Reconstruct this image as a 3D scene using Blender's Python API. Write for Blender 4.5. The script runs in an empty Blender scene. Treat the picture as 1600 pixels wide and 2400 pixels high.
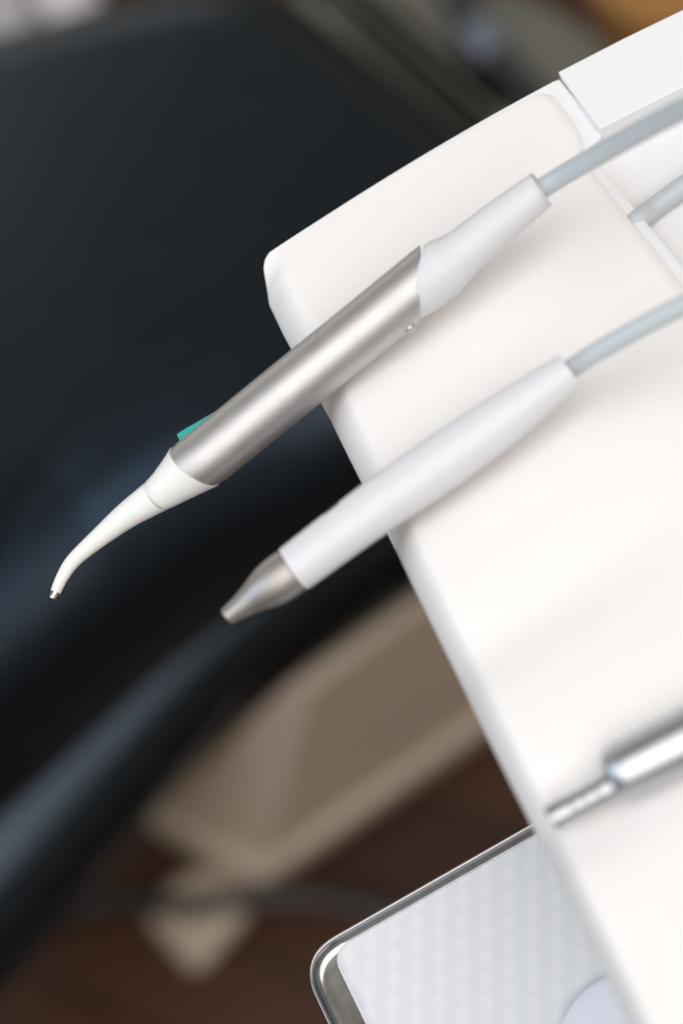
import bpy, bmesh, math, random
from mathutils import Vector, Matrix, noise
random.seed(7)
R = math.radians
S = bpy.context.scene
COL = S.collection

# ---------------------------------------------------------------- camera
ZT = 0.90                      # height of the instrument table above the floor
PITCH, ROLL = R(58), R(31)     # looking down, camera tilted sideways
LENS, SENS = 70.0, 36.0
D0 = 0.515                     # distance from lens to the table along the view axis
IW, IH = 1568.0, 2352.0        # measuring frame used for pixel readings
FPX = LENS / SENS * IH
FWD = Vector((0, math.cos(PITCH), -math.sin(PITCH)))
_R0 = Vector((1, 0, 0)); _U0 = Vector((0, math.sin(PITCH), math.cos(PITCH)))
RGT = _R0 * math.cos(ROLL) - _U0 * math.sin(ROLL)
UPV = _R0 * math.sin(ROLL) + _U0 * math.cos(ROLL)
CAM = Vector((0, 0, ZT)) - FWD * D0
cam = bpy.data.cameras.new('camera'); co = bpy.data.objects.new('camera', cam); COL.objects.link(co)
m = Matrix.Identity(4)
for i in range(3):
    m[i][0], m[i][1], m[i][2], m[i][3] = RGT[i], UPV[i], -FWD[i], CAM[i]
co.matrix_world = m
cam.lens = LENS; cam.sensor_fit = 'VERTICAL'; cam.sensor_height = SENS; cam.sensor_width = 24
cam.clip_start = 0.02; cam.clip_end = 60
cam.dof.use_dof = True; cam.dof.focus_distance = 0.548; cam.dof.aperture_fstop = 4.2
S.camera = co

# ---------------------------------------------------------------- light
w = bpy.data.worlds.new('World'); S.world = w; w.use_nodes = True
w.node_tree.nodes['Background'].inputs[0].default_value = (1.0, 0.92, 0.78, 1)
w.node_tree.nodes['Background'].inputs[1].default_value = 0.265
def area(name, loc, target, sx, sy, power, col):
    l = bpy.data.lights.new(name, 'AREA'); l.shape = 'RECTANGLE'; l.size = sx; l.size_y = sy
    l.energy = power; l.color = col
    o = bpy.data.objects.new(name, l); COL.objects.link(o); o.location = loc
    o.rotation_euler = (Vector(target) - Vector(loc)).to_track_quat('-Z', 'Y').to_euler()
    return o
area('ceiling_light', (0.15, -1.0, 2.85), (0.0, -0.15, 0.9), 3.2, 2.8, 69, (1.0, 0.972, 0.968))
area('window_light', (-0.4, 3.2, 1.45), (0, 0, 0.85), 2.6, 1.1, 9, (1.0, 0.985, 0.98))
area('side_window_light', (-2.5, 0.35, 2.5), (-0.2, 0.2, 0.5), 2.2, 1.9, 36, (0.62, 0.80, 1.0))
S.view_settings.view_transform = 'Standard'; S.view_settings.look = 'None'
S.view_settings.exposure = 0.0; S.view_settings.gamma = 1.0; S.view_settings.use_curve_mapping = False
S.render.engine = 'CYCLES'; S.cycles.use_denoising = True
S.cycles.max_bounces = 8

# ---------------------------------------------------------------- measuring helpers
def P(x, y, z):
    d = FWD + RGT * ((x - IW / 2) / FPX) + UPV * ((IH / 2 - y) / FPX)
    return CAM + d * ((z - CAM.z) / d.z)
def depth(p): return (p - CAM).dot(FWD)
def px2m(p, n): return n * depth(p) / FPX
def lerp(a, b, t): return a + (b - a) * t
def poly_at(pts, t):                       # point at fraction t of a polyline
    L = [0.0]
    for a, b in zip(pts, pts[1:]): L.append(L[-1] + (b - a).length)
    s = t * L[-1]
    for i in range(len(pts) - 1):
        if s <= L[i + 1] or i == len(pts) - 2:
            k = 0 if L[i + 1] == L[i] else (s - L[i]) / (L[i + 1] - L[i])
            return pts[i].lerp(pts[i + 1], min(max(k, 0), 1))
def crom(v, n):                            # catmull-rom resample of a list of tuples
    out = []
    for i in range(len(v) - 1):
        p0, p1, p2, p3 = v[max(i - 1, 0)], v[i], v[i + 1], v[min(i + 2, len(v) - 1)]
        for k in range(n):
            t = k / n
            out.append(tuple(0.5 * (2 * b + (c - a) * t + (2 * a - 5 * b + 4 * c - d) * t * t + (3 * b - a - 3 * c + d) * t ** 3)
                             for a, b, c, d in zip(p0, p1, p2, p3)))
    out.append(tuple(v[-1])); return out

# ---------------------------------------------------------------- materials
def mat(name, col, rough=0.5, metal=0.0, spec=0.5, bump=0.0, bscale=200, var=0.0, vscale=30, rvar=0.0, coat=0, sss=0, stretch=None, aniso=0):
    M = bpy.data.materials.new(name); M.use_nodes = True
    nt = M.node_tree; b = nt.nodes['Principled BSDF']; L = nt.links
    b.inputs['Base Color'].default_value = (*col, 1); b.inputs['Roughness'].default_value = rough
    b.inputs['Metallic'].default_value = metal; b.inputs['Specular IOR Level'].default_value = spec
    if coat: b.inputs['Coat Weight'].default_value = coat; b.inputs['Coat Roughness'].default_value = 0.08
    if sss:
        b.inputs['Subsurface Weight'].default_value = sss; b.inputs['Subsurface Scale'].default_value = 0.003
        b.inputs['Subsurface Radius'].default_value = (1, 0.95, 0.85)
    tc = nt.nodes.new('ShaderNodeTexCoord'); src = tc.outputs['Object']
    if stretch:
        mp = nt.nodes.new('ShaderNodeMapping'); mp.inputs['Scale'].default_value = stretch
        L.new(src, mp.inputs['Vector']); src = mp.outputs['Vector']
    def nz(scale, det=4):
        n = nt.nodes.new('ShaderNodeTexNoise'); n.inputs['Scale'].default_value = scale; n.inputs['Detail'].default_value = det
        L.new(src, n.inputs['Vector']); return n
    if var:
        n = nz(vscale); mx = nt.nodes.new('ShaderNodeMix'); mx.data_type = 'RGBA'
        mx.inputs['A'].default_value = (*[c * (1 - var) for c in col], 1)
        mx.inputs['B'].default_value = (*[min(1, c * (1 + var)) for c in col], 1)
        L.new(n.outputs['Fac'], mx.inputs['Factor']); L.new(mx.outputs['Result'], b.inputs['Base Color'])
    if rvar:
        n = nz(vscale * 2.3); r = nt.nodes.new('ShaderNodeMapRange')
        r.inputs['To Min'].default_value = max(0.02, rough - rvar); r.inputs['To Max'].default_value = rough + rvar
        L.new(n.outputs['Fac'], r.inputs['Value']); L.new(r.outputs['Result'], b.inputs['Roughness'])
    if bump:
        n = nz(bscale); bp = nt.nodes.new('ShaderNodeBump'); bp.inputs['Strength'].default_value = bump
        bp.inputs['Distance'].default_value = 0.0004
        L.new(n.outputs['Fac'], bp.inputs['Height']); L.new(bp.outputs['Normal'], b.inputs['Normal'])
    return M

M_tray = mat('white_table_plastic', (0.80, 0.80, 0.81), 0.38, spec=0.4, bump=0.03, bscale=900, rvar=0.05, vscale=40)
M_mat = mat('white_silicone', (0.815, 0.787, 0.77), 0.5, spec=0.3, bump=0.05, bscale=1500, var=0.015, vscale=20, sss=0.15, rvar=0.09)
M_rubber = mat('pale_grey_rubber', (0.665, 0.665, 0.685), 0.42, spec=0.4, bump=0.04, bscale=1200, var=0.015, vscale=60, sss=0.2)
M_white2 = mat('white_glossy_plastic', (0.68, 0.68, 0.705), 0.3, spec=0.45, rvar=0.05, vscale=60, bump=0.02, bscale=900)
M_ivory = mat('ivory_nozzle_plastic', (0.82, 0.81, 0.775), 0.36, spec=0.4, var=0.015, vscale=90, bump=0.05, bscale=800, sss=0.15)
M_hose = mat('grey_blue_hose', (0.49, 0.53, 0.555), 0.36, spec=0.45, var=0.03, vscale=120, bump=0.05, bscale=900)
M_steel = mat('satin_steel', (0.56, 0.54, 0.53), 0.48, metal=1.0, rvar=0.07, vscale=90, bump=0.05, bscale=2600)
M_taupe_steel = mat('matte_grey_steel', (0.44, 0.41, 0.39), 0.5, metal=1.0, rvar=0.06, vscale=90)
M_satin = mat('satin_chrome', (0.52, 0.53, 0.56), 0.36, metal=1.0, rvar=0.05, vscale=90)
M_chrome = mat('polished_chrome', (0.46, 0.46, 0.49), 0.16, metal=1.0, rvar=0.05, vscale=150)
M_tip = mat('nozzle_steel', (0.62, 0.58, 0.54), 0.2, metal=1.0, rvar=0.06, vscale=300)
M_teal = mat('teal_lever_plastic', (0.035, 0.43, 0.38), 0.4, spec=0.4, var=0.05, vscale=200)
M_dark = mat('bore_shade_and_print', (0.02, 0.02, 0.022), 0.6)
M_leather = mat('black_leather', (0.0045, 0.0065, 0.009), 0.32, spec=0.42, bump=0.2, bscale=260, rvar=0.06, vscale=14)
M_leather.node_tree.nodes['Principled BSDF'].inputs['Specular Tint'].default_value = (.62, .80, 1.0, 1)  # bluish light of the cushion sheen put into the specular tint
M_armpad = mat('black_vinyl', (0.0045, 0.0055, 0.007), 0.25, spec=0.62, bump=0.15, bscale=240, rvar=0.05, vscale=14)
M_armpad.node_tree.nodes['Principled BSDF'].inputs['Specular Tint'].default_value = (.62, .80, 1.0, 1)  # armrest highlight coloured blue through its specular tint as well
M_taupe = mat('taupe_painted_shell', (0.42, 0.33, 0.25), 0.5, spec=0.35, var=0.08, vscale=9)
M_taupe2 = mat('taupe_base_skirt', (0.44, 0.355, 0.27), 0.5, spec=0.35, var=0.08, vscale=9)
M_cable = mat('dark_cable', (0.035, 0.034, 0.036), 0.5)
M_cab = mat('light_grey_laminate', (0.42, 0.40, 0.40), 0.45, var=0.04, vscale=8)
M_cab2 = mat('pale_laminate', (0.62, 0.575, 0.60), 0.45, var=0.04, vscale=8)
M_olive = mat('grey_green_cover', (0.15, 0.147, 0.125), 0.55, spec=0.35, var=0.2, vscale=14)
M_tube = mat('charcoal_tube', (0.035, 0.036, 0.042), 0.45)
M_conn = mat('blue_grey_connector', (0.17, 0.20, 0.26), 0.4)
M_dish = mat('pale_blue_plastic', (0.66, 0.69, 0.77), 0.4, spec=0.4, var=0.01, vscale=40)
M_pan = mat('stainless_pan', (0.46, 0.455, 0.45), 0.2, metal=1.0, rvar=0.12, vscale=55, bump=0.12, bscale=160)

def floor_mat():
    M = bpy.data.materials.new('brown_wood_floor'); M.use_nodes = True; nt = M.node_tree; L = nt.links
    b = nt.nodes['Principled BSDF']; b.inputs['Roughness'].default_value = 0.42; b.inputs['Specular IOR Level'].default_value = 0.4
    tc = nt.nodes.new('ShaderNodeTexCoord'); br = nt.nodes.new('ShaderNodeTexBrick')
    br.inputs['Scale'].default_value = 1.0; br.inputs['Brick Width'].default_value = 0.55; br.inputs['Row Height'].default_value = 0.075
    br.inputs['Mortar Size'].default_value = 0.003; br.offset = 0.37
    br.inputs['Color1'].default_value = (0.03, 0.011, 0.005, 1); br.inputs['Color2'].default_value = (0.085, 0.031, 0.012, 1)
    br.inputs['Mortar'].default_value = (0.02, 0.01, 0.006, 1)
    mp = nt.nodes.new('ShaderNodeMapping'); mp.inputs['Rotation'].default_value = (0, 0, R(52))
    L.new(tc.outputs['Object'], mp.inputs['Vector']); L.new(mp.outputs['Vector'], br.inputs['Vector'])
    ms = nt.nodes.new('ShaderNodeMapping'); ms.inputs['Rotation'].default_value = (0, 0, R(52)); ms.inputs['Scale'].default_value = (3, 40, 1)
    L.new(tc.outputs['Object'], ms.inputs['Vector'])
    n = nt.nodes.new('ShaderNodeTexNoise'); n.inputs['Scale'].default_value = 2; n.inputs['Detail'].default_value = 6
    L.new(ms.outputs['Vector'], n.inputs['Vector'])
    r = nt.nodes.new('ShaderNodeMapRange'); r.inputs['To Min'].default_value = 0.5; r.inputs['To Max'].default_value = 1.4
    L.new(n.outputs['Fac'], r.inputs['Value'])
    mx = nt.nodes.new('ShaderNodeMix'); mx.data_type = 'RGBA'; mx.blend_type = 'MULTIPLY'; mx.inputs['Factor'].default_value = 1
    L.new(br.outputs['Color'], mx.inputs['A']); L.new(r.outputs['Result'], mx.inputs['B']); L.new(mx.outputs['Result'], b.inputs['Base Color'])
    return M
M_floor = floor_mat()

# ---------------------------------------------------------------- mesh helpers
def mk(name, verts, faces, material, parent=None, smooth=True, angle=40):
    me = bpy.data.meshes.new(name); me.from_pydata([tuple(v) for v in verts], [], faces)
    bm = bmesh.new(); bm.from_mesh(me); bmesh.ops.remove_doubles(bm, verts=bm.verts, dist=1e-7)
    bmesh.ops.recalc_face_normals(bm, faces=bm.faces); bm.to_mesh(me); bm.free()
    me.materials.append(material)
    if smooth:
        me.polygons.foreach_set('use_smooth', [True] * len(me.polygons))
        me.set_sharp_from_angle(angle=R(angle))
    o = bpy.data.objects.new(name, me); COL.objects.link(o)
    if parent is not None:
        o.parent = parent; o.matrix_parent_inverse = Matrix.Translation(-parent.location)
    return o
def thing(name, label, cat, loc, group=None):
    o = bpy.data.objects.new(name, None); COL.objects.link(o); o.location = loc; o.empty_display_size = 0.02
    o['label'] = label; o['category'] = cat
    if group: o['group'] = group
    return o
def tag(o, label, cat, group=None):
    o['label'] = label; o['category'] = cat
    if group: o['group'] = group
    return o
def frame(a, p):
    a = a.normalized(); v = (CAM - p); v = (v - a * v.dot(a)).normalized(); l = a.cross(v).normalized()
    if l.dot(UPV) > 0: l = -l
    return a, v, l
def sweep(name, path, material, parent=None, segs=48, shear=None, flat=1.0, cap=True):
    """path: list of (Vector, radius). shear(i,n)->(k,m): slant of ring i along the axis."""
    n = len(path); verts = []; faces = []
    for i, (p, r) in enumerate(path):
        a = path[min(i + 1, n - 1)][0] - path[max(i - 1, 0)][0]
        a, v, l = frame(a, p)
        k, q = shear(i, n) if shear else (0, 0)
        for j in range(segs):
            th = 2 * math.pi * j / segs; cl, cv = math.cos(th) * r, math.sin(th) * r * flat
            verts.append(p + l * cl + v * cv + a * (k * cl + q * cv))
    for i in range(n - 1):
        for j in range(segs):
            j2 = (j + 1) % segs
            faces.append((i * segs + j, i * segs + j2, (i + 1) * segs + j2, (i + 1) * segs + j))
    if cap:
        faces.append(tuple(range(segs))[::-1]); faces.append(tuple((n - 1) * segs + j for j in range(segs)))
    return mk(name, verts, faces, material, parent)
def pxpath(rows, n=6):
    """rows: (x, y, z, width_px) in the measuring frame -> smooth list of (point, radius)."""
    pts = []
    for x, y, z, wd in rows:
        p = P(x, y, z); pts.append((p.x, p.y, p.z, px2m(p, wd) / 2))
    return [(Vector(q[:3]), q[3]) for q in crom(pts, n)]
def round_outline(pts, rad, seg=8):
    out = []; n = len(pts)
    for i in range(n):
        p, a, b = pts[i], pts[i - 1], pts[(i + 1) % n]
        d1, d2 = (a - p), (b - p); r = min(rad if not isinstance(rad, (list, tuple)) else rad[i], d1.length * .45, d2.length * .45)
        if r < 1e-6: out.append(p.copy()); continue
        q1, q2 = p + d1.normalized() * r, p + d2.normalized() * r
        for k in range(seg + 1):
            t = k / seg; out.append(q1 * (1 - t) ** 2 + p * 2 * t * (1 - t) + q2 * t * t)
    return out
def inset(pts, d):
    n = len(pts); out = []
    A = sum(pts[i].x * pts[(i + 1) % n].y - pts[(i + 1) % n].x * pts[i].y for i in range(n)); sg = 1 if A > 0 else -1
    for i in range(n):
        e1 = (pts[i] - pts[i - 1]); e2 = (pts[(i + 1) % n] - pts[i])
        n1 = Vector((-e1.y, e1.x)).normalized() * sg; n2 = Vector((-e2.y, e2.x)).normalized() * sg
        nn = n1 + n2; L = nn.length
        nn = n1 if L < 1e-6 else nn / L
        c = max(nn.dot(n1), 0.5); out.append(pts[i] + nn * (d / c))
    return out
def slab(name, outline, profile, material, parent=None, zf=None, angle=40, open_bottom=False):
    """outline: 2D points; profile: list of (inset, z) from bottom ring to top ring."""
    rings = [inset(outline, d) for d, z in profile]; n = len(outline); verts = []; faces = []
    for (d, z), ring in zip(profile, rings):
        for q in ring: verts.append(Vector((q.x, q.y, z + (zf(q.x, q.y, d) if zf else 0))))
    for i in range(len(profile) - 1):
        for j in range(n):
            j2 = (j + 1) % n
            faces.append((i * n + j, i * n + j2, (i + 1) * n + j2, (i + 1) * n + j))
    faces.append(tuple((len(profile) - 1) * n + j for j in range(n)))
    if not open_bottom: faces.append(tuple(range(n))[::-1])
    return mk(name, verts, faces, material, parent, angle=angle)
def rprof(z0, z1, r, seg=6, rb=0.0):
    pr = [(rb, z0)] + ([(0, z0 + rb)] if rb else [])
    for k in range(seg + 1):
        t = k / seg * math.pi / 2; pr.append((r * (1 - math.cos(t)), z1 - r * (1 - math.sin(t))))
    pr.append((r * 1.6 + .0004, z1)); return pr
def xy(p): return Vector((p.x, p.y))
def outl(pts, z): return [xy(P(x, y, z)) for x, y in pts]

# ================================================================ SETTING
fl = mk('floor', [(-6, -4, 0), (6, -4, 0), (6, 6, 0), (-6, 6, 0)], [(0, 1, 2, 3)], M_floor)
fl['kind'] = 'structure'

# ================================================================ DENTAL UNIT TABLE
unit = thing('instrument_table', 'white instrument table of the dental unit with a wavy silicone mat', 'table', P(1100, 900, ZT - 0.02))
ZE = ZT - 0.005
E_px = [(617, 575), (608, 593), (606, 615), (606, 678), (638, 745), (740, 930), (830, 1110), (900, 1250), (1080, 1620), (1220, 1900), (1430, 2330), (1600, 2690)]
R_px = [(1280, 171), (1330, 233), (1372, 286), (1377, 299), (1368, 314), (1354, 326), (1352, 342), (1384, 388), (1454, 470), (1568, 608), (1900, 1010)]
mE_px = [(624, 579), (610, 601), (605.5, 618), (605.5, 678), (637, 745), (739, 930), (829, 1110), (899, 1250), (1079, 1620), (1219, 1900), (1429, 2330), (1599, 2690)]
mR_px = [(1243, 212), (1258, 213), (1271, 221), (1284, 238), (1312, 276), (1330, 305), (1338, 345), (1362, 396), (1432, 486), (1546, 628), (1880, 1035)]
GROOVES = []     # (point2d, direction2d, sigma, depth)
for (x0, y0), (x1, y1), sg, dp in [((705, 862), (1240, 440), 0.0098, 0.0052), ((862, 1167), (1300, 854), 0.0105, 0.0052),
                                   ((1040, 1520), (1500, 1230), 0.0105, 0.0034), ((1255, 1890), (1568, 1735), 0.0105, 0.0050)]:
    a, b = xy(P(x0, y0, ZT)), xy(P(x1, y1, ZT)); GROOVES.append((a, (b - a).normalized(), sg, dp))
def wave(x, y, fall):
    z = 0; q = Vector((x, y))
    for a, d, sg, dp in GROOVES:
        r = q - a; s = r.x * d.y - r.y * d.x; along = r.dot(d)
        k = 1.0 - 0.9 * min(max(along / 0.075, 0), 1)
        z -= dp * k * math.exp(-(s / sg) ** 2)
    return z
def patch(name, Epx, Rpx, zbase, material, rows, bevel_w, bevel_h, thick, waves, bow, lip):
    E = [P(x, y, ZT - [.0006, .0018, .0026, .0044, .005][min(k, 4)]) for k, (x, y) in enumerate(Epx)]; Rr = [P(x, y, ZT) for x, y in Rpx]
    cols = [0, .0006, .0014, .0024, .0036, .005, .0066, .0084, .0104, .0126, .015, .018, .022, .027]
    ncols2 = 46; verts = []; nc = len(cols) + ncols2
    bowv = xy(P(784, 1161, ZT)) - xy(P(784, 1176, ZT))
    for i in range(rows + 1):
        t = (i / rows) ** 1.25
        e, r = xy(poly_at(E, t)), xy(poly_at(Rr, t)); L = (r - e).length
        ss = [c / L for c in cols] + [lerp(cols[-1] / L, 1, (k + 1) / ncols2) for k in range(ncols2)]
        for s in ss:
            q = e.lerp(r, s); q = q + bowv * bow * 4 * s * (1 - s) * max(0, 1 - t * 6) ** 2
            d = s * L; g = 0
            bw = bevel_w; kb = min(1, t / 0.06); kb = kb * kb * (3 - 2 * kb)
            if d < bw:                                   # soft chamfer along the front edge
                u = 1 - d / bw; g = -bevel_h * kb * (0.85 * u ** 1.5 + 0.15 * u ** 6)
            if lip:                                      # rounded rim where the sheet ends
                dr = min((1 - s) * L, t * 0.45 + 0.00001)
                if dr < lip: g -= lip * (1 - math.sqrt(max(0, 1 - (1 - dr / lip) ** 2)))
            z = zbase + g + (wave(q.x, q.y, d) if waves else 0)
            verts.append(Vector((q.x, q.y, z)))
    faces = []
    for i in range(rows):
        for j in range(nc - 1):
            faces.append((i * nc + j, i * nc + j + 1, (i + 1) * nc + j + 1, (i + 1) * nc + j))
    border = [j for j in range(nc)] + [i * nc + nc - 1 for i in range(1, rows + 1)] + [rows * nc + j for j in range(nc - 2, -1, -1)] + [i * nc for i in range(rows - 1, 0, -1)]
    b0 = len(verts); zb = zbase - thick
    for k in border:
        v = verts[k]; verts.append(Vector((v.x, v.y, min(zb, v.z - 0.0006))))
    nb = len(border)
    for k in range(nb):
        k2 = (k + 1) % nb; faces.append((border[k], border[k2], b0 + k2, b0 + k))
    faces.append(tuple(b0 + k for k in range(nb)))
    return mk(name, verts, faces, material, unit, angle=50)
patch('table_top', E_px, R_px, ZT - 0.0016 - 0.0, M_tray, 150, 0.010, 0.012, 0.024, True, 1.0, 0.0005)
patch('silicone_mat', mE_px, mR_px, ZT, M_mat, 190, 0.0085, 0.0105, 0.0145, True, 1.0, 0.0009)
# arm housing behind the seam
def prism(name, px, z0, z1, material, parent, bw=.001):
    v = [P(x, y, z1) for x, y in px]; n = len(v)
    v = [Vector((q.x, q.y, z0)) for q in v] + v
    f = [tuple(range(n))[::-1], tuple(range(n, 2 * n))] + [(i, (i + 1) % n, n + (i + 1) % n, n + i) for i in range(n)]
    o = mk(name, v, f, material, parent, smooth=False)
    b = o.modifiers.new('edge', 'BEVEL'); b.width = bw; b.segments = 3
    return o
prism('arm_housing', [(1280.5, 165), (1430, 88), (1568, 21), (1950, -165), (1990, -15), (1376, 296)], ZT - .05, ZT + .0002, M_tray, unit, .0004)
deck = round_outline(outl([(1250, 330), (1560, 215), (2100, -60), (2300, 1400), (1720, 1200)], ZT - 0.008), .004, 4)
slab('lower_deck', deck, rprof(ZT - 0.055, ZT - 0.008, 0.002), M_tray, unit)
arm = round_outline(outl([(1700, 500), (2050, 300), (2250, 1000), (1850, 1250)], ZT - 0.05), .02, 6)
slab('support_column', arm, rprof(0.004, ZT - 0.0551, 0.001), M_tray, unit)

# ================================================================ SYRINGE (front instrument)
zt = lambda t: ZT + lerp(-0.012, 0.0215, t)      # nozzle tip hangs low, cable end rises over the table
def zx(x): return zt((x - 120) / (1240 - 120))
syr = thing('air_water_syringe', 'satin steel syringe with curved white nozzle and teal lever, topmost instrument', 'syringe', P(700, 860, ZT - 0.004))
noz = [(128.7, 1358.5, 24.5), (136, 1341, 26.5), (145, 1323, 29), (161.5, 1297, 33), (184, 1273, 36.5), (228, 1235, 45), (288.4, 1186, 60.5), (335, 1154.5, 73), (362, 1137, 80)]
pth = pxpath([(x, y, zx(x), wd) for x, y, wd in noz], 8)
a0 = (pth[0][0] - pth[1][0]).normalized()
pth = [(pth[0][0] + a0 * 0.00025, pth[0][1] * .86)] + pth
def nshear(i, n): u = max(0, (i / (n - 1) - .75) / .25); return (0.04 * u, -0.20 * u)
nozzle = sweep('nozzle', pth, M_ivory, syr, 56, nshear)
tp = pxpath([(130, 1355, zx(128), 21), (127.2, 1361.5, zx(127), 20.5), (123.5, 1368.5, zx(124), 18.5), (120.6, 1374, zx(120), 16.5)], 4)
ad = (tp[-1][0] - tp[-2][0]).normalized()
tp += [(tp[-1][0] + ad * .0001, tp[-1][1] * .9), (tp[-1][0] + ad * .00012, tp[-1][1] * .55), (tp[-1][0] - ad * .0012, tp[-1][1] * .5)]
sweep('metal_tip', tp, M_tip, nozzle, 32)
sweep('bore_shade', [(tp[-1][0] + ad * .0004, tp[-1][1] * .97), (tp[-1][0] - ad * .0002, tp[-1][1] * .97)], M_dark, nozzle, 24)  # dark disc, the hole's inner shade put into its colour
col = [(362.6, 1136.6, 77), (363.4, 1136, 81.5), (384, 1121.5, 92), (406, 1104.5, 106), (428, 1087, 121), (446, 1072.5, 134.5)]
def cshear(i, n): u = i / (n - 1); return (lerp(0.04, .23, u), lerp(-0.20, -.17, u))
sweep('nozzle_collar', pxpath([(x, y, zx(x), wd) for x, y, wd in col], 7), M_ivory, syr, 64, cshear)
def bshear(i, n): u = i / (n - 1); return (lerp(.23, -.78, max(0, u - .4) / .6 if u > .4 else 0) if u > .4 else lerp(.23, .23, u), lerp(-.17, 0, u))
brows = [(446, 1072.5, 132)] + [(lerp(446, 965, k / 24), lerp(1072.5, 651, k / 24), 136.5) for k in range(1, 24)] + [(965, 651, 136)]
bp = []
for x, y, wd in brows:
    p = P(x, y, zx(x)); bp.append((p, 0.5 * wd * 0.535 / FPX))
bp[0] = (bp[0][0], bp[0][1] * 0.985)
sweep('barrel', bp, M_steel, syr, 72, bshear)
RB = bp[5][1]
# cuff
cuf = [(965, 651, 139, 0), (990, 636, 138, .3), (1017.6, 617, 131, .6), (1036, 602, 121.5, .77), (1054, 586.5, 111.5, .9), (1078, 566.5, 104.5, .98), (1135.8, 519, 99.5, 1), (1188, 477.5, 92.5, 1), (1233, 442, 85.5, 1), (1239.5, 437, 84, 1), (1241.5, 435.5, 80, 1), (1242.2, 435, 50, 1)]
cp = [];
for x, y, wd, u in crom(cuf, 6):
    p = P(x, y, zx(x)); cp.append((p, wd / 2 * 0.535 / FPX, u))
def fshear(i, n): return (-.78 * (1 - min(1, cp[i][2])) ** 1.0, 0)
sweep('cuff', [(p, r) for p, r, u in cp], M_rubber, syr, 64, fshear)
# seam lip between barrel and cuff
# lever on the hidden upper flank
ax, av, al = frame(P(900, 703, zx(900)) - P(450, 1069, zx(450)), P(480, 1000, zx(480)))
zl = zx(460)
prof = [P(409.5, 994.5, zl), P(418.5, 1014, zl), P(470, 985, zl), P(520, 945, zl), P(488, 949, zl)]
vv = []
nrm = av
for q in prof: vv.append(q + nrm * 0.0032)
for q in prof: vv.append(q - nrm * 0.0032)
n5 = len(prof); lf = [tuple(range(n5)), tuple(range(n5, 2 * n5))[::-1]] + [(i, (i + 1) % n5, n5 + (i + 1) % n5, n5 + i) for i in range(n5)]
lev = mk('lever', vv, lf, M_teal, syr, angle=20)
bv = lev.modifiers.new('edge', 'BEVEL'); bv.width = 0.0004; bv.segments = 3
# locking pin near the cuff
pp = P(942, 757, zx(930)); a, v, l = frame(ax, pp)
axis_pt = P(868, 729.5, zx(868)); pin_c = axis_pt + l * (RB * 0.93) + v * (RB * .36) + a * 0.0002
t0 = (P(940, 671, zx(940)) - P(868, 729.5, zx(868))).normalized()
# slide along the barrel to the measured place
best = min([axis_pt + t0 * (k * 0.0005) + l * (RB * .92) + v * (RB * .34) for k in range(-30, 60)],
           key=lambda q: ((q - CAM).dot(RGT) / depth(q) * FPX + IW / 2 - 942) ** 2 + (IH / 2 - (q - CAM).dot(UPV) / depth(q) * FPX - 757) ** 2)
out = (l * .92 + v * .34).normalized()
pinp = [(best - out * .002, .0016), (best + out * .0001, .0016), (best + out * .0007, .0014), (best + out * .0011, .001), (best + out * .0013, .0003)]
sweep('locking_pin', pinp, M_steel, syr, 24)
sweep('pin_rim', [(best - out * .002, .0022), (best - out * .0001, .0021), (best + out * .00012, .0015)], M_taupe_steel, syr, 24)
# hose
h1 = [(1222, 449, zx(1222)), (1243, 434, zx(1243)), (1300, 398, ZT + .0265), (1384, 350, ZT + .036), (1470, 302, ZT + .047), (1568, 251, ZT + .060), (1800, 140, ZT + .09)]
hp = crom([tuple(P(x, y, z)) for x, y, z in h1], 8); HR = 0.00268
sweep('hose', [(Vector(q), HR) for q in hp], M_hose, syr, 40)

# ================================================================ WHITE HANDPIECE
hz = lambda x: ZT + lerp(0.0015, 0.014, (x - 520) / 790)
wh = thing('white_handpiece', 'white handpiece with flared satin steel tip, lying below the steel syringe', 'handpiece', P(862, 1167, ZT - 0.003))
def hrow(rows): return [(x, y, hz(x), wd) for x, y, wd in rows]
tipm = hrow([(524, 1414.5, 43), (535, 1406, 47), (555, 1392, 56), (578, 1375, 71), (600, 1359.5, 90), (622, 1344, 104), (645, 1328, 110.5), (672, 1309, 110)])
tpth = pxpath(tipm, 6); a0 = (tpth[0][0] - tpth[2][0]).normalized(); r0 = tpth[0][1]
tpth = [(tpth[0][0] - a0 * .006, r0 * .62), (tpth[0][0] + a0 * .0004, r0 * .66), (tpth[0][0] + a0 * .0007, r0 * .78), (tpth[0][0] + a0 * .0005, r0 * .93)] + tpth
sweep('metal_tip', tpth, M_taupe_steel, wh, 56)
sweep('bore_shade', [(tpth[1][0] - a0 * .002, r0 * .64), (tpth[1][0] - a0 * .0015, r0 * .64)], M_dark, wh, 32)  # dark disc painted for the shade inside the flared tip
bod = hrow([(674, 1307.6, 109), (677, 1305.5, 114), (683, 1301, 115.5), (760, 1243, 120), (862, 1167, 126), (950, 1106, 130), (1003, 1069, 131)])
sweep('barrel', pxpath(bod, 6), M_white2, wh, 64)
cf = hrow([(1003.5, 1069, 130), (1005, 1068, 131.3), (1035, 1047, 130.5), (1100, 1001, 126), (1161, 958, 119), (1235, 904, 103.5), (1292, 863, 91), (1303, 855, 88), (1307, 852, 84), (1308.5, 851, 50)])
sweep('cuff', pxpath(cf, 6), M_white2, wh, 64)
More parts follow.
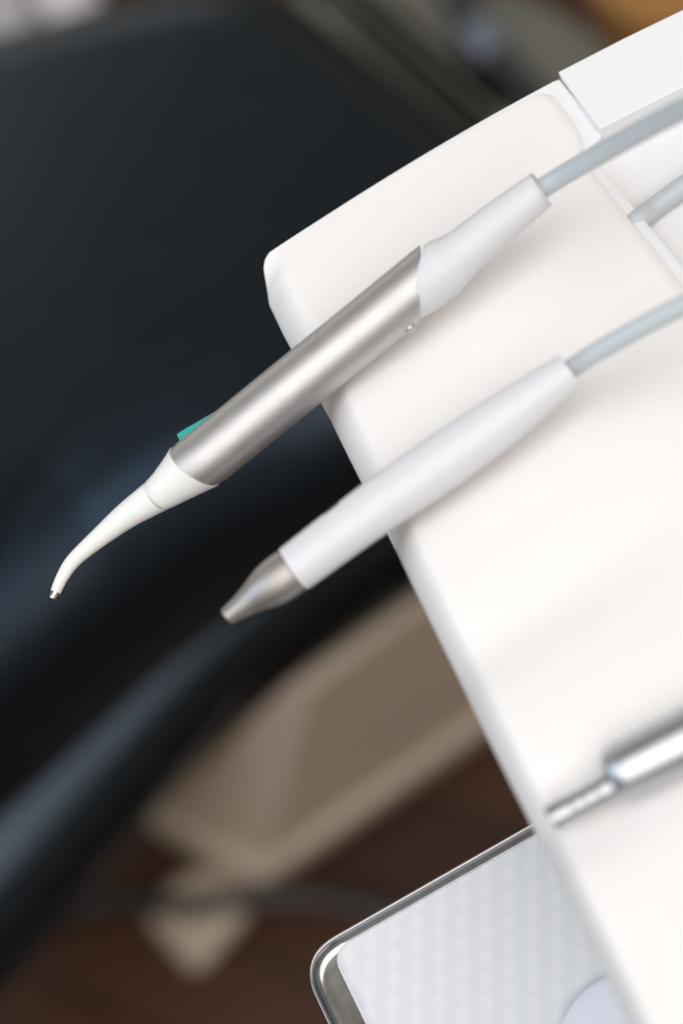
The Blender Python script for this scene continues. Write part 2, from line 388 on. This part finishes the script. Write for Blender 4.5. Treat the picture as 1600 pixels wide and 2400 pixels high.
# dark printed mark on the upper flank
def on_barrel(x, y):
    p = P(x, y, hz(x)); return p
mp_ = on_barrel(797, 1215.5); a, v, l = frame(P(862, 1167, hz(862)) - P(760, 1243, hz(760)), mp_); r_ = px2m(mp_, 125.2) / 2
mv = []; mf = []
for i in range(9):
    for j in range(6):
        th = R(160 + j * 5); rr = r_ * 1.003 + .00003
        s = (i - 4) * 0.0006
        mv.append(mp_ + a * s - l * 0 + l * math.cos(th) * rr + v * math.sin(th) * rr)
for i in range(8):
    for j in range(5): mf.append((i * 6 + j, i * 6 + j + 1, i * 6 + j + 7, i * 6 + j + 6))
mk('printed_mark', mv, mf, M_dark, wh)
h2 = [(1290, 864, hz(1290)), (1311, 847, hz(1311)), (1360, 814, ZT + .0195), (1433, 772, ZT + .0245), (1500, 736, ZT + .028), (1568, 702, ZT + .031), (1800, 600, ZT + .04)]
sweep('hose', [(Vector(q), .00252) for q in crom([tuple(P(x, y, z)) for x, y, z in h2], 8)], M_hose, wh, 40)

# ================================================================ CHROME HANDPIECE (lower right)
ch = thing('chrome_handpiece', 'polished chrome handpiece with ribbed narrow shank at the table edge', 'handpiece', P(1400, 1800, ZT))
cz = lambda x: ZT + 0.0025
rows = [(1263, 1881, 40), (1265, 1880, 45), (1290, 1866.5, 45.5), (1312, 1854, 45.5)]
shank = [(1262, 1881.8, 36), (1264, 1880.6, 44), (1269, 1878, 46), (1310, 1855.5, 46), (1312, 1854.5, 40), (1317, 1852, 40), (1319, 1851, 45), (1338, 1840.5, 45), (1340, 1839.5, 39), (1345, 1837, 39), (1347, 1836, 45), (1366, 1825.5, 45), (1368, 1824.5, 39), (1373, 1821.7, 39), (1375, 1820.6, 46), (1399, 1807.5, 46), (1412, 1800, 40)]
sp = []
for x, y, wd in shank:
    p = P(x, y, cz(x)); sp.append((p, px2m(p, wd * 1.32) / 2))
sweep('shank', sp, M_chrome, ch, 48)
body = [(1398, 1788, 60), (1400, 1787, 78), (1405, 1784.5, 92), (1414, 1780, 103), (1428, 1773, 110), (1470, 1752, 113), (1568, 1703, 117), (1700, 1637, 121), (1850, 1562, 124)]
sweep('barrel', pxpath([(x, y, ZT + .0035, wd * 1.2) for x, y, wd in body], 6), M_satin, ch, 64)

# ================================================================ LOOSE HOSE BEHIND THE TABLE
h3 = [(x, lerp(590, 270, (x - 1350) / 450) - 6 * math.sin((x - 1350) / 450 * math.pi), ZT - .0051 - (.02 * max(0, (1440 - x) / 90))) for x in (1350, 1440, 1500, 1568, 1680, 1800)]
lh = sweep('grey_hose', [(Vector(q), .0029) for q in crom([tuple(P(x, y, z)) for x, y, z in h3], 8)], M_hose, None, 40)
tag(lh, 'short grey hose running under the rear edge of the white table', 'hose')

# ================================================================ STEEL TRAY WITH LINER
ZL = ZT - 0.0835
tray = thing('steel_tray', 'shiny stainless steel tray with rolled rim below the white table', 'tray', P(1100, 2200, ZL - .012))
def z7(x, y): return ((650 + x / 1.845) * .98, (1800 + y / 1.845) * .98)
c0 = P(*z7(82, 818), ZL); far = P(*z7(1090, 243), ZL); ux = xy(far - c0).normalized()
low = P(*z7(235, 1107), ZL); uy = Vector((ux.y, -ux.x))
c0 = xy(c0)
def T(u, v): return c0 + ux * u + uy * v
rim_o = round_outline([T(0, 0), T(.175, 0), T(.175, .13), T(0, .13)], .0125, 12)
prof = [(0.0026, ZL - .0055), (0.0014, ZL - .0048), (0.0008, ZL - .0035), (0.0007, ZL - .0013), (.0002, ZL - .0010), (0.0, ZL - .0004), (.0002, ZL + .0002), (.0006, ZL + .0003), (.0009, ZL + .0001), (.00105, ZL - .0008), (.0012, ZL - .0022), (.0015, ZL - .0032), (.0021, ZL - .0037), (.0036, ZL - .0039)]
slab('pan', rim_o, prof, M_pan, tray, angle=60)
br_ = round_outline([T(.06, .04), T(.25, .04), T(.25, .10), T(.06, .10)], .004, 4)
slab('bracket', br_, rprof(ZL - .030, ZL - .0056, .001), M_tray, tray)
post = round_outline([T(.185, .045), T(.215, .045), T(.215, .095), T(.185, .095)], .008, 5)
slab('bracket_post', post, rprof(ZL - .0055, ZT - .0265, .0005), M_tray, tray)
# liner
def liner_mat():
    M = bpy.data.materials.new('patterned_liner'); M.use_nodes = True; nt = M.node_tree; L = nt.links
    b = nt.nodes['Principled BSDF']; b.inputs['Roughness'].default_value = .38; b.inputs['Specular IOR Level'].default_value = .4
    tc = nt.nodes.new('ShaderNodeTexCoord')
    gx = (xy(P(1154, 2150, ZL)) - xy(P(1054, 2150, ZL))) / 100; gy = (xy(P(1100, 2200, ZL)) - xy(P(1100, 2100, ZL))) / 100
    det = gx.x * gy.y - gx.y * gy.x; d = 53.5
    # inverse map world->pattern pixels
    A = Vector((gy.y, -gy.x, 0)) / det; B = Vector((-gx.y, gx.x, 0)) / det
    def dot(vec):
        n = nt.nodes.new('ShaderNodeVectorMath'); n.operation = 'DOT_PRODUCT'; n.inputs[1].default_value = vec; L.new(tc.outputs['Object'], n.inputs[0]); return n.outputs['Value']
    def cosn(s):
        n = nt.nodes.new('ShaderNodeMath'); n.operation = 'COSINE'; L.new(s, n.inputs[0]); return n.outputs[0]
    k = 2 * math.pi / d
    c1 = cosn(dot((A * .5 + B * 1.0) * k)); c2 = cosn(dot((A * .5 - B * 1.0) * k))
    ad = nt.nodes.new('ShaderNodeMath'); ad.operation = 'ADD'; L.new(c1, ad.inputs[0]); L.new(c2, ad.inputs[1])
    c3 = cosn(dot(A * k)); m3 = nt.nodes.new('ShaderNodeMath'); m3.operation = 'MULTIPLY_ADD'; m3.inputs[1].default_value = 3.0
    L.new(c3, m3.inputs[0]); L.new(ad.outputs[0], m3.inputs[2]); ad = m3
    mr = nt.nodes.new('ShaderNodeMapRange'); mr.interpolation_type = 'SMOOTHSTEP'
    mr.inputs['From Min'].default_value = -1.4; mr.inputs['From Max'].default_value = 3.4; L.new(ad.outputs[0], mr.inputs['Value'])
    mx = nt.nodes.new('ShaderNodeMix'); mx.data_type = 'RGBA'
    mx.inputs['A'].default_value = (.625, .655, .695, 1); mx.inputs['B'].default_value = (.69, .69, .705, 1)
    L.new(mr.outputs['Result'], mx.inputs['Factor']); L.new(mx.outputs['Result'], b.inputs['Base Color'])
    bp = nt.nodes.new('ShaderNodeBump'); bp.inputs['Strength'].default_value = .12; bp.inputs['Distance'].default_value = .0002
    L.new(mr.outputs['Result'], bp.inputs['Height']); L.new(bp.outputs['Normal'], b.inputs['Normal'])
    return M
ln = round_outline([T(.0088, .0024), T(.170, .0024), T(.170, .124), T(.0088, .124)], .006, 8)
lin = slab('tray_liner', ln, [(0, ZL - .0038), (0, ZL - .0031), (.0002, ZL - .0028), (.0006, ZL - .0027), (.0009, ZL - .0029)], liner_mat(), None)
tag(lin, 'pale blue liner with a diamond pattern lying in the steel tray', 'tray liner')
dc = xy(P(1485, 2440, ZL - .006)); dr = (dc - xy(P(1330, 2305, ZL - .006))).length
dsh = [dc + Vector((math.cos(2 * math.pi * k / 72), math.sin(2 * math.pi * k / 72))) * dr for k in range(72)]
zd = ZL - .0028
ds = slab('round_dish', dsh, [(.0010, zd), (.0002, zd + .0006), (0, zd + .002), (.0003, zd + .0026), (.0010, zd + .0028), (.004, zd + .0026), (.012, zd + .0025)], M_dish, None, angle=60)
tag(ds, 'pale round dish lying on the patterned liner at the lower right', 'dish')

# ================================================================ DENTAL CHAIR
chair = thing('dental_chair', 'black upholstered dental chair on a taupe base behind the instruments', 'chair', P(500, 1900, 0.0))
ZC = ZT - 0.45
def dip(x):
    q = max(0.0, 0.14 - x)
    return -0.62 * q * q if q < .27 else -0.62 * (.27 * .27 + 2 * .27 * (q - .27) * .6)
def PC(x, y, z):
    q = P(x, y, z)
    for _ in range(5): q = P(x, y, z + max(-.2, dip(q.x)))
    return xy(q)
corners = [PC(x, y, ZC - (.12 if y > 800 else .03)) for x, y in [(632, -70), (1330, 490), (1330, 985), (888, 1255), (480, 1445), (0, 1855), (-420, 2270), (-420, 192)]]
so = round_outline(corners, [.05, .1, .1, .05, .08, .08, .1, .1], 10)
def dense(o, k=6): return [o[i].lerp(o[(i + 1) % len(o)], q / k) for i in range(len(o)) for q in range(k)]
so = dense([p for p in so])
zdip = lambda x, y, d: dip(x)
cprof = [(0.05, ZC - .142), (.022, ZC - .140), (.007, ZC - .132), (0, ZC - .115), (.001, ZC - .08), (.003, ZC - .052)]
for k in range(1, 15):
    u = k / 14 * math.pi / 2; cprof.append((.003 + .062 * (1 - math.cos(u)), ZC - .052 + .052 * math.sin(u)))
rings = [inset(so, d) for d, z in cprof]; nS = len(so); vs = []; fs = []
for (d, z), ring in zip(cprof, rings): vs += [Vector((q.x, q.y, z + dip(q.x))) for q in ring]
cen = sum(rings[-1], Vector((0, 0))) / nS; NR = len(cprof); NC = 14
for k in range(1, NC + 1):                       # gently crowned top, closed towards the middle
    u = k / (NC + .5)
    for q in rings[-1]:
        p = q.lerp(cen, u); vs.append(Vector((p.x, p.y, ZC + dip(p.x) + .004 * (1 - (1 - u) ** 2))))
for i in range(NR + NC - 1):
    for j in range(nS):
        j2 = (j + 1) % nS; fs.append((i * nS + j, i * nS + j2, (i + 1) * nS + j2, (i + 1) * nS + j))
fs.append(tuple((NR + NC - 1) * nS + j for j in range(nS))); fs.append(tuple(range(nS))[::-1])
mk('seat_cushion', vs, fs, M_leather, chair, angle=80)
roll = [(-410, 2410, .175, 500), (-195, 2160, .175, 480), (5, 1945, .175, 455), (230, 1700, .18, 405), (460, 1465, .19, 365), (680, 1290, .19, 365), (890, 1145, .19, 355), (1240, 900, .19, 330)]
sweep('armrest', pxpath(roll, 6), M_armpad, chair, 64)
# tapered taupe housing of the lifting base
def loft(name, bot, zb, top, ztp, material, parent):
    v = [P(x, y, zb) for x, y in bot] + [P(x, y, ztp) for x, y in top]; n = len(bot)
    f = [tuple(range(n))[::-1], tuple(range(n, 2 * n))] + [(i, (i + 1) % n, n + (i + 1) % n, n + i) for i in range(n)]
    o = mk(name, v, f, material, parent, angle=20)
    b = o.modifiers.new('edge', 'BEVEL'); b.width = .013; b.segments = 4
    return o
loft('base_housing', [(605, 2010), (1350, 1490), (1150, 1150), (330, 1880)], .035, [(705, 1585), (1250, 1190), (1225, 1165), (655, 1570)], .20, M_taupe, chair)
loft('base_skirt', [(590, 2075), (1400, 1510), (1150, 1150), (310, 1890)], .004, [(590, 2030), (1385, 1475), (1140, 1140), (320, 1865)], .05, M_taupe2, chair)
loft('base_foot', [(318, 2110), (450, 2265), (600, 2100), (560, 1990), (420, 2000)], .004, [(330, 2095), (455, 2235), (580, 2080), (540, 1980), (430, 1990)], .035, M_taupe2, chair)
loft('armrest_bracket', [(750, 1380), (900, 1260), (860, 1210), (710, 1330)], .09, [(750, 1360), (900, 1240), (860, 1200), (710, 1310)], .16, M_armpad, chair)

# ================================================================ THINGS AROUND THE CHAIR
cb = [(60, 2140), (250, 2075), (400, 2085), (520, 2070), (680, 2062), (860, 2092), (1000, 2160), (1150, 2300)]
cz_ = [.012, .018, .045, .05, .05, .022, .012, .012]
cbl = sweep('floor_cable', [(Vector(q), .0065) for q in crom([tuple(P(x, y, z)) for (x, y), z in zip(cb, cz_)], 8)], M_cable, None, 20)
tag(cbl, 'dark cable lying across the foot of the taupe chair base', 'cable')
cabn = thing('cabinet', 'pale grey low cabinet beyond the chair in the upper left corner', 'cabinet', P(-100, -100, 0))
zc = .30
cA, cB = xy(P(-200, 260, zc)), xy(P(215, 30, zc)); du = (cB - cA).normalized(); dn = Vector((-du.y, du.x))
if dn.y < 0: dn = -dn
w_ = (cB - cA).length
def cbox(name, u0, u1, v0, v1, z0, z1, m_): 
    slab(name, round_outline([cA + du * u0 + dn * v0, cA + du * u1 + dn * v0, cA + du * u1 + dn * v1, cA + du * u0 + dn * v1], .004, 3), rprof(z0, z1, .003, 3), m_, cabn)
us = ((xy(P(103, 60, zc)) - cA).dot(du))
cbox('carcass', -.5, w_ * 1.0, .02, .5, .004, zc, M_cab)
cbox('door', -.48, us - .004, 0, .018, .05, zc - .005, M_cab)
cbox('door', us + .004, w_, 0, .018, .05, zc - .005, M_cab2)
cbox('worktop', -.5, us - .003, -.01, .51, zc + .001, zc + .02, M_cab)
cbox('worktop', us + .003, w_ + .01, -.01, .51, zc + .001, zc + .02, M_cab2)
fc = thing('chair_step', 'grey-green covered platform on the floor beyond the black cushion', 'platform', P(1150, 50, 0))
slab('cover', round_outline(outl([(620, -90), (1010, -90), (1235, -30), (1440, 85), (1480, 420), (850, 420)], .26), .05, 6), rprof(.004, .26, .02, 5), M_olive, fc)
slab('raised_edge', round_outline(outl([(755, -30), (815, -60), (1190, 270), (1130, 300)], .30), .02, 6), rprof(.261, .30, .012, 5), M_olive, fc)
tb = thing('charcoal_tube', 'charcoal tube with a blue-grey connector crossing the grey-green platform', 'tube', P(1110, 100, .26))
tpx = crom([tuple(P(x, y, .272)) for x, y in [(1010, -120), (1050, -20), (1085, 60), (1130, 125), (1195, 195), (1300, 290)]], 8)
sweep('tube_body', [(Vector(q), .0115) for q in tpx], M_tube, tb, 24)
cn = crom([tuple(P(x, y, .273)) for x, y in [(1094, 76), (1118, 108), (1142, 138)]], 6)
sweep('connector', [(Vector(q), .0145) for q in cn], M_conn, tb, 24)

M_amber = mat('lit_floor_amber', (0.36, 0.17, 0.045), 0.5, var=0.25, vscale=6, stretch=(1, 6, 1))  # bright amber stands for window light on the far floor
wc = thing('lit_floor_block', 'amber block added for the brightly lit floor in the upper right corner', 'floor stand-in', P(1560, -40, 0))  # added block, carries the lit floor's brightness in its colour
slab('lit_floor_body', round_outline(outl([(1330, -30), (1480, 60), (1900, -120), (1700, -300)], .3), .02, 4), rprof(.004, .28, .006, 3), M_amber, wc)
slab('lit_floor_lid', round_outline(outl([(1325, -32), (1480, 66), (1905, -118), (1700, -305)], .3), .02, 4), rprof(.281, .30, .006, 3), M_amber, wc)
